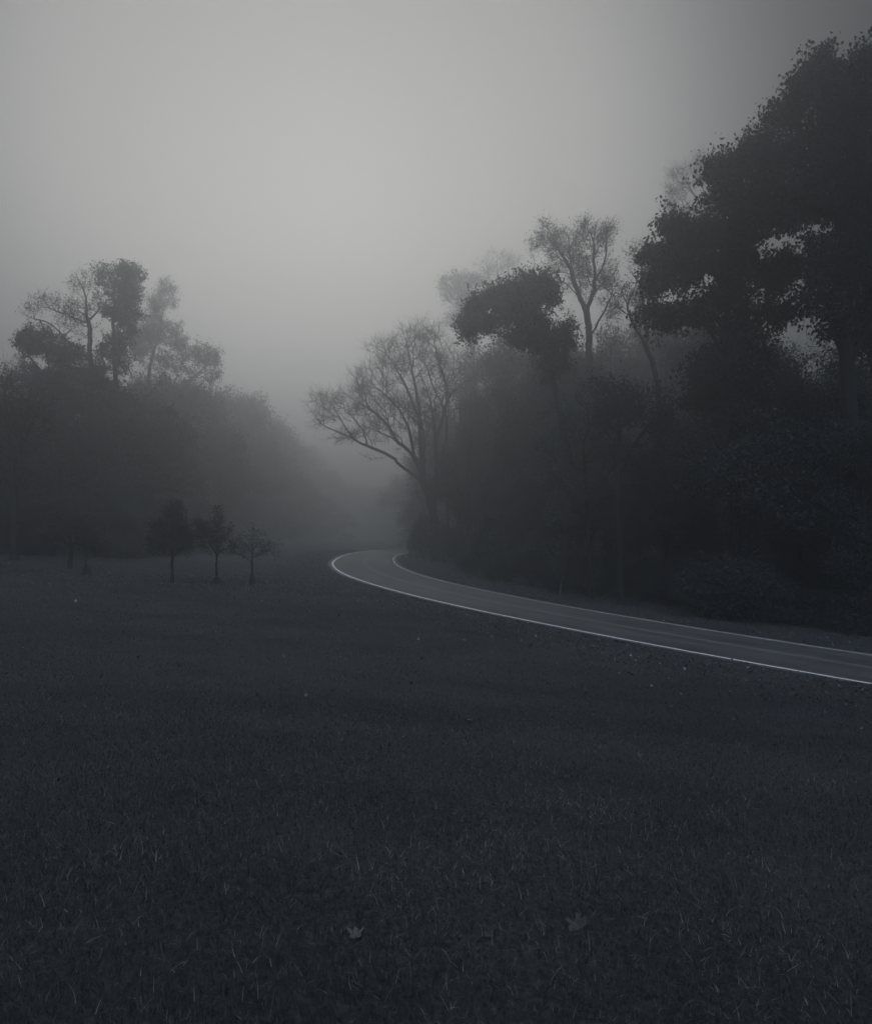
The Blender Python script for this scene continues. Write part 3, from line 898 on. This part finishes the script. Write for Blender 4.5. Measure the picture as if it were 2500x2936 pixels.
# left bank of trees below the tall crowns
protoD = local_tree("twiggy_tree", "thin half bare tree poking out of the wood's ragged top", 12.0, 6.0, 0.13, 24, leaves=1, n=420, group="half bare trees among the wood", low=0.3, twigs=6)
heights[protoD.name] = 12.0
for q, (px, D, top, w) in enumerate([(905, 108, 770, .9), (985, 100, 730, .8), (1060, 96, 715, .8), (1165, 86, 700, .8), (1235, 80, 650, .7), (1335, 78, 660, .8), (1420, 74, 640, .8), (1590, 70, 700, .9), (1660, 72, 690, .9), (950, 84, 850, .9), (1090, 70, 790, .9)]):
    place(protoD, px, D, top, wide=w, group="half bare trees among the wood")
LM = "thin half bare tree rising from the bushy left bank"
for q, (px, D, top, w) in enumerate([(20, 64, 770, .9), (105, 66, 755, .9), (285, 84, 755, .8), (370, 110, 765, .8), (325, 96, 770, .8), (420, 130, 775, .8), (475, 165, 790, .8), (-20, 60, 740, .9), (60, 70, 745, .8)]):
    place(protoD, px, D, top, wide=w, label=LM, group="half bare trees in the left bank")
LL = "dark bushy tree in the thick bank of foliage on the left"
GL = "bushy trees in the left bank"
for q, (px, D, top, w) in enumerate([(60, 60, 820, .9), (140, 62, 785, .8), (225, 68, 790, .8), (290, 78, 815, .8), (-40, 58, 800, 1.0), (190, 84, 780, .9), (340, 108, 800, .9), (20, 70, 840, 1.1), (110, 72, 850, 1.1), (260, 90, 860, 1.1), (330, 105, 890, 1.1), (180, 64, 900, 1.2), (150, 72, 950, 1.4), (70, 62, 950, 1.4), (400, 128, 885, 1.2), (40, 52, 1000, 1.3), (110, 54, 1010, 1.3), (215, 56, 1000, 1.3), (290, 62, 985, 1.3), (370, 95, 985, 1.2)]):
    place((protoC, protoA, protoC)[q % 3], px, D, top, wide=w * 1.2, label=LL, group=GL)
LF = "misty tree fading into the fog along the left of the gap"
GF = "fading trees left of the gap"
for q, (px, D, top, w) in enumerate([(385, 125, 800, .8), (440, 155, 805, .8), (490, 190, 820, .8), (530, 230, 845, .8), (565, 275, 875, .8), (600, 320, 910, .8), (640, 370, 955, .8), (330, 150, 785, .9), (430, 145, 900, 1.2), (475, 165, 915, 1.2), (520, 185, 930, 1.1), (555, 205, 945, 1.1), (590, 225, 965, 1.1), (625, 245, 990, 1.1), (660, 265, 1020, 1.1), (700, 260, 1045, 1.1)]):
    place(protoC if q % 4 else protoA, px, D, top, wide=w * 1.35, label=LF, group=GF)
LG = "faintest tree at the end of the foggy gap beyond the bend"
GG = "far trees beyond the bend"
for q, (px, D, top, w) in enumerate([(670, 400, 975, 1.2), (715, 430, 985, 1.3), (765, 440, 990, 1.4), (810, 420, 985, 1.4), (845, 330, 975, 1.2), (870, 230, 965, 1.1), (900, 170, 930, 1.0), (925, 140, 880, .9)]):
    place(protoC if q < 6 else protoA, px, D, top, wide=w * 1.5, label=LG, group=GG)

# single trees that show at the wood's edge
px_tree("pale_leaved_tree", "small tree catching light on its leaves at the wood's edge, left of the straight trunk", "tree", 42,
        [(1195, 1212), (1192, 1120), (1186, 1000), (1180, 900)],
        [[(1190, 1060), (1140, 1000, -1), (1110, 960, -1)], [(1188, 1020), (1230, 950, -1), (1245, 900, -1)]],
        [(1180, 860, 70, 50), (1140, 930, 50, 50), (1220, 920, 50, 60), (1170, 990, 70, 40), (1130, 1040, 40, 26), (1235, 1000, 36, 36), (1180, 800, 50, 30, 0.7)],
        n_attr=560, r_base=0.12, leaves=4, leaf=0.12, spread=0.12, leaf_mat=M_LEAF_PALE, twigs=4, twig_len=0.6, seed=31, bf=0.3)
px_tree("straight_tree", "tree with straight dark trunk standing at the wood's edge", "tree", 39,
        [(1256, 1224), (1252, 1120), (1248, 1000), (1250, 880), (1262, 780)],
        [[(1248, 960), (1290, 890), (1320, 850)]],
        [(1270, 820, 70, 50), (1330, 860, 50, 50), (1230, 850, 40, 40), (1300, 930, 50, 30)],
        n_attr=360, r_base=0.17, leaves=5, leaf=0.15, spread=0.13, leaf_mat=M_LEAF_MID, twigs=4, seed=32, bf=0.3)
px_tree("forked_sapling", "small pale forked stem low at the wood's edge", "sapling", 44,
        [(1133, 1203), (1134, 1190), (1133, 1177), (1122, 1158), (1115, 1146), (1112, 1130)],
        [[(1134, 1188), (1139, 1161), (1136, 1148), (1146, 1125)]],
        [(1112, 1120, 14, 14), (1148, 1115, 16, 14)],
        n_attr=60, r_base=0.045, leaves=4, leaf=0.12, spread=0.2, leaf_mat=M_LEAF_MID, bark=M_BARK_PALE, twigs=2, twig_len=0.4, seed=33, step=0.3, tip=0.008)


# undergrowth along the foot of the wood
def bush(label, seed, h, w, mat, leaves=5, leaf=0.10, n=320):
    rg = np.random.default_rng(seed)
    stems = [[(0, 0, 0), (0.05, 0, h * 0.3), (0.0, 0.05, h * 0.8)]]
    for k in range(5):
        a = k * 1.257 + 0.3
        stems.append([(0, 0, 0.05), (w * 0.18 * math.cos(a), w * 0.18 * math.sin(a), h * 0.35), (w * 0.34 * math.cos(a), w * 0.34 * math.sin(a), h * 0.7)])
    lob = []
    for k in range(9):
        a = rg.uniform(0, 6.28); t = rg.uniform(0.25, 0.9); rr = w * 0.34 * rg.uniform(0.2, 1.0) * (1.2 - t * 0.6)
        s_ = w * rg.uniform(0.14, 0.22)
        lob.append(((rr * math.cos(a), rr * math.sin(a), h * t), (s_, s_, s_ * 0.8), 1.0))
    return build_tree("bush", label, "bush", (0, 0, 0), stems, lob, n, 0.035, leaves=leaves, leaf=leaf, spread=0.08, leaf_mat=mat, twigs=4, twig_len=0.4, twig_r=0.005, seed=seed, step=0.35, tip=0.006, first_free=0.05)


LB = "low dark bush in the undergrowth along the foot of the wood"
GB = "undergrowth bushes at the wood's edge"
bu = [bush(LB, 41, 2.2, 3.0, M_LEAF_MID), bush(LB, 42, 1.5, 2.6, M_LEAF_MID)]
for q, (px, D, s_) in enumerate([(925, 76, 1.2), (955, 68, 1.1), (985, 60, 1.3), (1030, 55, 1.3), (1075, 51, 1.1), (1110, 48, 0.9), (1165, 47, 1.1), (1215, 45, 0.9), (1300, 42.5, 1.0), (1350, 41, 1.2), (1420, 40, 1.2),
                                 (1490, 39.5, 1.0), (1550, 39, 1.3), (1620, 38, 1.2), (1690, 37.5, 1.1), (1760, 37, 1.3), (1830, 36.5, 1.2), (1400, 46, 1.7), (1530, 46, 1.7), (1650, 45, 1.8), (1760, 44, 1.8), (1700, 35.5, 1.2), (1745, 34, 1.0), (1800, 34.5, 1.3), (1650, 36, 1.0)]):
    b = foot(px, D)
    if q < 2:
        bu[q].location = tuple(b); bu[q].scale = (s_,) * 3; bu[q]["group"] = GB
    else:
        dup(bu[q % 2], tuple(b), q * 1.7, s_, LB, GB)
bb = foot(858, 96)
bx = dup(bu[0], tuple(bb), 2.2, (2.0, 1.6, 2.3), "leafy bush at the foot of the spreading bare tree by the bend")
bb = foot(900, 90)
bx = dup(bu[1], tuple(bb), 4.2, (2.2, 1.9, 2.6), "broader bush right of the spreading tree's trunk at the bend")
for o_ in COL.objects:
    if o_.get("category") == "bush" and "bend" in o_["label"] and "group" in o_:
        del o_["group"]

# young trees on the lawn
px_tree("young_tree", "densest young tree on the lawn, dark and oval on a thin stem", "young tree", 36,
        [(349, 1180), (349, 1150), (350, 1100), (351, 1040)], [[(350, 1120), (335, 1090), (325, 1070)], [(350, 1115), (368, 1090), (378, 1070)]],
        [(350, 1070, 40, 34), (350, 1038, 24, 24), (326, 1085, 24, 24), (378, 1085, 26, 26), (350, 1105, 48, 18), (356, 1018, 10, 12), (312, 1075, 12, 12, 0.7), (398, 1070, 12, 16, 0.7)],
        n_attr=480, r_base=0.065, leaves=5, leaf=0.085, spread=0.06, leaf_mat=M_LEAF_MID, twigs=4, twig_len=0.3, twig_r=0.004, seed=51, step=0.3, tip=0.006)
px_tree("young_tree", "thin dark young tree between the densest and the pale leaved one", "young tree", 37,
        [(438, 1180), (438, 1150), (439, 1110), (438, 1060)], [[(438, 1120), (420, 1090), (410, 1075)], [(438, 1115), (452, 1090), (460, 1080)]],
        [(434, 1078, 32, 40), (412, 1090, 24, 28), (456, 1095, 20, 26), (442, 1046, 14, 16), (402, 1068, 12, 12, 0.7), (470, 1105, 12, 10, 0.6)],
        n_attr=240, r_base=0.045, leaves=3, leaf=0.085, spread=0.06, leaf_mat=M_LEAF_MID, twigs=4, twig_len=0.3, twig_r=0.004, seed=52, step=0.3, tip=0.006)
px_tree("young_tree", "pale leaved young tree, rightmost on the lawn before the gap", "young tree", 38.4,
        [(510, 1182), (510, 1150), (511, 1120), (512, 1080), (512, 1064)],
        [[(511, 1142), (500, 1130), (480, 1120), (465, 1115)], [(511, 1130), (525, 1122), (545, 1112), (552, 1118)], [(511, 1120), (495, 1100), (485, 1085)], [(511, 1115), (528, 1095), (535, 1085)]],
        [(512, 1085, 24, 22), (485, 1105, 24, 18), (540, 1108, 24, 18), (512, 1110, 40, 18), (470, 1118, 12, 8), (558, 1118, 10, 7)],
        n_attr=230, r_base=0.05, leaves=2, leaf=0.11, spread=0.06, leaf_mat=M_LEAF_SAPL, twigs=3, twig_len=0.25, twig_r=0.005, seed=53, step=0.25, tip=0.006, leaf_frac=0.8, droop=0.8)
px_tree("young_tree", "stocky dark young tree with the thickest stem, beyond the others at left", "young tree", 42,
        [(143, 1152), (143, 1125), (144, 1090), (146, 1050)], [[(143, 1110), (120, 1085), (105, 1075)], [(143, 1105), (170, 1085), (190, 1080)]],
        [(145, 1065, 36, 26), (115, 1080, 24, 20), (180, 1085, 26, 22), (195, 1105, 20, 12)],
        n_attr=280, r_base=0.12, leaves=4, leaf=0.11, spread=0.1, leaf_mat=M_LEAF_DARK, twigs=4, twig_len=0.4, twig_r=0.005, seed=54, step=0.35, tip=0.007)
px_tree("young_tree", "slightest young tree, spindly stem beside the stocky one at left", "young tree", 37.5,
        [(174, 1168), (174, 1140), (175, 1100), (174, 1065)], [[(174, 1125), (188, 1105), (198, 1095)]],
        [(176, 1090, 20, 24), (200, 1110, 16, 12), (168, 1075, 14, 16)],
        n_attr=120, r_base=0.035, leaves=2, leaf=0.085, spread=0.06, leaf_mat=M_LEAF_DARK, twigs=3, twig_len=0.3, twig_r=0.004, seed=55, step=0.3, tip=0.006)


# ------------------------------------------------------------------ grass
def blades(x, y, z, h, w, lean, rg, seg=2, tilt=None):
    """curved tapering blades of seg pieces"""
    n_ = len(x)
    a = rg.uniform(0, 2 * math.pi, n_)
    b = a + math.pi / 2 + rg.normal(0, 0.9, n_)
    base = np.stack([x, y, z], 1)
    ld = np.stack([np.cos(a), np.sin(a), np.zeros(n_)], 1)
    sx = np.stack([np.cos(b), np.sin(b), np.zeros(n_)], 1) * (w / 2)[:, None]
    rows = []
    tl = np.zeros(n_) if tilt is None else tilt
    for k in range(seg + 1):
        t = k / seg
        ang = lean * 1.5 * t                                  # bends over along an arc
        so = np.where(lean > 1e-3, (1 - np.cos(ang)) / np.maximum(lean * 1.5, 1e-3), 0)
        up = np.where(lean > 1e-3, np.sin(ang) / np.maximum(lean * 1.5, 1e-3), t)
        so, up = so * np.cos(tl) + up * np.sin(tl), up * np.cos(tl) - so * np.sin(tl)
        p = base + ld * (h * so)[:, None] + np.array([0, 0, 1.0]) * (h * up)[:, None]
        p[:, 2] = np.maximum(p[:, 2], z - 0.004)
        if k < seg:
            ww = (1 - t) ** 0.6
            rows += [p - sx * ww, p + sx * ww]
        else:
            rows.append(p)
    v = np.stack(rows, 1).reshape(-1, 3)
    m = 2 * seg + 1
    k = np.arange(n_)[:, None] * m
    q4 = np.concatenate([k + np.array([[2 * j, 2 * j + 1, 2 * j + 3, 2 * j + 2]]) for j in range(seg - 1)])
    return v, q4, k + np.array([[2 * seg - 2, 2 * seg - 1, 2 * seg]])


GZI = GZ.reshape(GX.shape)


def gz_fast(x, y):
    """bilinear height of the ground sheet itself"""
    i = np.clip(np.searchsorted(gx, x) - 1, 0, len(gx) - 2); j = np.clip(np.searchsorted(gy, y) - 1, 0, len(gy) - 2)
    tx = (x - gx[i]) / (gx[i + 1] - gx[i]); ty = (y - gy[j]) / (gy[j + 1] - gy[j])
    return GZI[j, i] * (1 - tx) * (1 - ty) + GZI[j, i + 1] * tx * (1 - ty) + GZI[j + 1, i] * (1 - tx) * ty + GZI[j + 1, i + 1] * tx * ty


gr = np.random.default_rng(77)
dd_ = np.linspace(1.4, 60, 3000)
rho = (1.17 * dd_ + 3.0) / (0.35 + dd_) ** 1.75              # blades per metre of depth: thinner and wider with distance
cdf = np.cumsum(rho); cdf /= cdf[-1]


def scatter(n_):
    D = np.interp(gr.uniform(size=n_), cdf, dd_)
    X = gr.uniform(-1, 1, n_) * (0.585 * D + 1.5)
    so = road_off(X, D)
    gap = np.where(so < 0, -so, so - ROAD_W)                  # the verges are half bare earth under fallen leaves
    k = (gap > 0.6) & ((so < 0) | (so > ROAD_W)) & (gr.uniform(size=n_) < np.clip(0.12 + (gap - 2.0) / 3.0, 0.12, 1))
    return X[k], D[k]


def patches(X, D):
    c1 = 0.5 + 0.5 * np.sin(X * 2.1 + 1.7 * np.sin(D * 1.3)) * np.sin(D * 1.9 + 1.1 * np.sin(X * 1.7))
    c2 = 0.5 + 0.5 * np.sin(X * 0.7 + 2.0 * np.sin(D * 0.43) + 1.0) * np.sin(D * 0.61 + X * 0.2 + 0.8 * np.sin(X * 0.37))
    return c1, c2


VV, F4, F3, MI4, MI3 = [], [], [], [], []
off = 0


def add_blades(v, f4, f3, mi):
    global off
    VV.append(v); F4.append(f4 + off); F3.append(f3 + off); off += len(v)
    MI4.append(np.full(len(f4), mi)); MI3.append(np.full(len(f3), mi))


X, D = scatter(430000)                                       # the green sward
c1, c2 = patches(X, D)
h = 0.048 * (0.5 + 0.9 * gr.uniform(size=len(X)) ** 1.6) * (0.75 + 0.35 * c1 + 0.25 * c2)
w = (0.0016 + 0.00060 * D) * gr.uniform(0.6, 1.35, len(X))
add_blades(*blades(X, D, gz_fast(X, D) - 0.004, h, w, np.abs(gr.normal(1.0, 0.5, len(X))).clip(0.02, 1.8), gr, 2), 0)
X, D = scatter(110000)                                        # bleached blades, in drifts
c1, c2 = patches(X + 3.1, D)
k = gr.uniform(size=len(X)) < 0.12 + 0.9 * np.clip(c2 * 1.3 - 0.35, 0, 1) * c1
X, D = X[k], D[k]
h = 0.055 * (0.5 + 1.3 * gr.uniform(size=len(X)) ** 3)
w = (0.0011 + 0.00026 * D) * gr.uniform(0.6, 1.3, len(X))
add_blades(*blades(X, D, gz_fast(X, D) + gr.uniform(0.0, 0.03, len(X)), h, w, np.abs(gr.normal(0.35, 0.35, len(X))).clip(0.02, 1.4), gr, 3, gr.uniform(0, 1.25, len(X))), 1)
X, D = scatter(1900)                                         # a few long loose straws
h = gr.uniform(0.04, 0.12, len(X))
w = (0.0012 + 0.00024 * D) * gr.uniform(0.7, 1.2, len(X))
add_blades(*blades(X, D, gz_fast(X, D) + 0.03, h, w, np.abs(gr.normal(0.5, 0.4, len(X))).clip(0.05, 1.5), gr, 6, gr.uniform(0, 1.2, len(X))), 1)
grass = new_mesh("lawn_grass", np.concatenate(VV), F4 + F3, [M_GRASS, M_STRAW], None, True, np.concatenate(MI4 + MI3))
grass["kind"] = "stuff"
grass["label"] = "short rough lawn grass with scattered dry straw blades"

# leaf litter
M_LITTER = [leaf_material("litter_dark", (0.035, 0.037, 0.038), (0.085, 0.086, 0.082), 3.0, 0.1), leaf_material("litter_pale", (0.14, 0.14, 0.135), (0.28, 0.275, 0.26), 3.0, 0.1)]
lr = np.random.default_rng(5)
LX, LY = [], []
i_ = lr.integers(0, len(edge), 42000)
o_ = -0.5 - np.abs(lr.normal(0, 2.4, 42000)) - 0.3
LX.append(edge[i_, 0] + nor[i_, 0] * o_); LY.append(edge[i_, 1] + nor[i_, 1] * o_)
i_ = lr.integers(0, len(edge), 24000)
o_ = ROAD_W + 0.5 + np.abs(lr.normal(0, 3.0, 24000))
LX.append(edge[i_, 0] + nor[i_, 0] * o_); LY.append(edge[i_, 1] + nor[i_, 1] * o_)
LX.append(lr.uniform(-30, -5, 12000)); LY.append(37 + lr.normal(0, 3.5, 12000))
LX.append(lr.uniform(-16, 14, 500)); LY.append(lr.uniform(8, 34, 500))
LX = np.concatenate(LX); LY = np.concatenate(LY)
LX = LX + lr.uniform(-0.6, 0.6, len(LX)); LY = LY + lr.uniform(-0.6, 0.6, len(LY))
so = road_off(LX, LY)
kp = ((so < -0.45) | (so > ROAD_W + 0.45)) & (LY > 6) & (LY < 130) & (np.abs(LX) < 0.7 * LY + 4)
LX, LY = LX[kp], LY[kp]
c = np.stack([LX, LY, gz_fast(LX, LY) + lr.uniform(0.02, 0.06, len(LX))], 1)
v, f = leaf_quads(c, 0.075, lr, 0.0, 0.8)
vv = v.reshape(-1, 4, 3); vv[:, :, 2] = c[:, None, 2] + (vv[:, :, 2] - c[:, None, 2]) * 0.8
litter = new_mesh("leaf_litter", vv.reshape(-1, 3), [f], M_LITTER, None, False, (lr.uniform(size=len(f)) < 0.10).astype(int))
litter["kind"] = "stuff"
litter["label"] = "fallen leaves strewn along both road verges and under the young trees"


# single fallen leaves one can point to
def maple_leaf(label, px, py_, size, mat, seed, curl=0.25, tilt=0.3):
    """five-lobed leaf lying on the grass at the spot seen at (px, py)"""
    u = (px * S - CX) / FPX; v = (py_ * S - HZ) / FPX
    ds = np.linspace(1.5, 70, 6000)
    D = float(ds[np.argmax(CAM_Z - gz_fast(u * ds, ds) - 0.04 < v * ds)])
    rg = np.random.default_rng(seed)
    rad = []
    for k in range(40):
        a = 2 * math.pi * k / 40
        tip = max(0, math.cos(2.5 * a)) ** 0.8 if False else abs(math.cos(2.5 * a))
        r = 0.58 + 0.42 * tip ** 1.2
        r *= 1 + 0.06 * math.sin(15 * a) + 0.05 * rg.normal()
        rad.append((r * (0.55 if abs(a - math.pi) < 0.35 else 1.0), a))
    vs = [(0, 0, 0)]
    for ring in (0.5, 1.0):
        for r, a in rad:
            x, y = r * ring * math.cos(a) * size / 2, r * ring * math.sin(a) * size / 2
            z = curl * (x * x + y * y) / size * 2.2 + curl * 2.0 * abs(y + 0.1 * x) + 0.06 * size * math.sin(9 * x / size + seed)
            vs.append((x, y, z))
    n_ = 40
    tri = np.array([(0, 1 + k, 1 + (k + 1) % n_) for k in range(n_)])
    qd = np.array([(1 + k, 1 + n_ + k, 1 + n_ + (k + 1) % n_, 1 + (k + 1) % n_) for k in range(n_)])
    vs = np.array(vs)
    st = tubes(np.array([[0, 0, 0], [-size * 0.3, 0.004, 0.004], [-size * 0.75, size * 0.08, 0.02]]), np.array([-1, 0, 1]), np.array([0.0012] * 3), np.array([1, 2]), 4)
    va, fs = join([(vs, tri)])
    o = new_mesh("fallen_leaf", vs, [tri, qd], mat, None, True)
    o.location = (u * D, D, float(gz_fast(np.array([u * D]), np.array([D]))[0]) + (0.014 if D < 8 else 0.03))
    o.rotation_euler = (tilt * rg.normal() + 0.35, tilt * rg.normal(), rg.uniform(0, 6.28))
    o["label"] = label
    o["category"] = "leaf"
    o["group"] = "fallen leaves lying singly on the lawn"
    s_ = new_mesh("leaf_stalk", st[0], [st[1]], mat, o, True)
    return o


M_LF1 = leaf_material("fallen_leaf_pale", (0.075, 0.078, 0.078), (0.14, 0.14, 0.132), 20.0, 0.1)
M_LF2 = leaf_material("fallen_leaf_dark", (0.055, 0.057, 0.058), (0.09, 0.09, 0.086), 20.0, 0.1)
M_LF3 = leaf_material("fallen_leaf_white", (0.4, 0.4, 0.38), (0.55, 0.54, 0.52), 20.0, 0.1)
maple_leaf("pale curled leaf lying low in the dark foreground grass", 720, 1881, 0.075, M_LF1, 1)
maple_leaf("broad dark leaf at the front of the lawn, biggest of the fallen leaves", 1166, 1862, 0.10, M_LF2, 2)
maple_leaf("small dark leaf between the pale curled and the broad dark leaf", 990, 1880, 0.05, M_LF2, 3)
maple_leaf("small pale folded leaf beside the small dark leaf in the foreground", 902, 1896, 0.035, M_LF1, 4)
maple_leaf("pale upright leaf alone in the grass at right below the road", 1582, 1588, 0.08, M_LF1, 5, 0.5, 0.8)
maple_leaf("dull leaf in the middle lawn right of centre", 1290, 1527, 0.09, M_LF2, 6)
maple_leaf("small white leaf on the lawn midway to the road, brightest below the bend", 847, 1294, 0.10, M_LF3, 7, 0.4, 0.5)
maple_leaf("white leaf on the far left of the lawn before the young trees", 155, 1216, 0.12, M_LF3, 8, 0.3, 0.5)
maple_leaf("pale leaf in the middle of the lawn left of centre", 577, 1328, 0.13, M_LF1, 9, 0.4, 0.5)
maple_leaf("pale leaf far out on the lawn below the pale leaved young tree", 622, 1238, 0.16, M_LF1, 10, 0.4, 0.5)
maple_leaf("white leaf lying among the litter beside the white edge line", 1384, 1355, 0.11, M_LF3, 11, 0.4, 0.5)


# unmown tufts round the feet of the young trees
def tuft(label, px, D, h, w, seed):
    b = foot(px, D)
    rg = np.random.default_rng(seed)
    n_ = 420
    r = np.abs(rg.normal(0, w * 0.36, n_)); a = rg.uniform(0, 6.28, n_)
    hh = h * np.clip(1 - r / w * 0.9, 0.2, 1) * rg.uniform(0.5, 1.1, n_)
    v, f4, f3 = blades(r * np.cos(a), r * np.sin(a), np.full(n_, -0.02), hh, np.full(n_, 0.018), np.abs(rg.normal(0.15, 0.15, n_)), rg)
    o = new_mesh("grass_tuft", v, [f4, f3], M_GRASS, None, True)
    o.location = tuple(b)
    o["label"] = label; o["category"] = "grass tuft"; o["group"] = "unmown tufts at the young trees"
    return o


tuft("unmown grass tuft round the foot of the pale leaved young tree", 510, 38.3, 0.62, 0.34, 1)
tuft("unmown grass tuft round the foot of the thin dark young tree", 438, 36.9, 0.55, 0.42, 2)
tuft("unmown grass tuft round the foot of the slightest young tree at left", 175, 37.4, 0.7, 0.5, 3)

# ------------------------------------------------------------------ fog
m, n, l = mat_base("fog_air")
o_ = n.new("ShaderNodeOutputMaterial")
pv = n.new("ShaderNodeVolumePrincipled")
pv.inputs['Color'].default_value = (0.88, 0.925, 0.97, 1)
pv.inputs['Density'].default_value = HAZE_DENSITY
pv.inputs['Anisotropy'].default_value = HAZE_G
l.new(pv.outputs[0], o_.inputs['Volume'])
zb = float(GZ.min()) - 1.0
x0, x1, y0, y1, z1 = -450.0, 450.0, -75.0, 680.0, 66.0
hv = np.array([(x0, y0, zb), (x1, y0, zb), (x1, y1, zb), (x0, y1, zb), (x0, y0, z1), (x1, y0, z1), (x1, y1, z1), (x0, y1, z1)])
hf = np.array([(0, 3, 2, 1), (4, 5, 6, 7), (0, 1, 5, 4), (1, 2, 6, 5), (2, 3, 7, 6), (3, 0, 4, 7)])
haze = new_mesh("haze", hv, [hf], m, None, False)
haze["kind"] = "stuff"
haze["label"] = "thick morning fog filling the road gap"
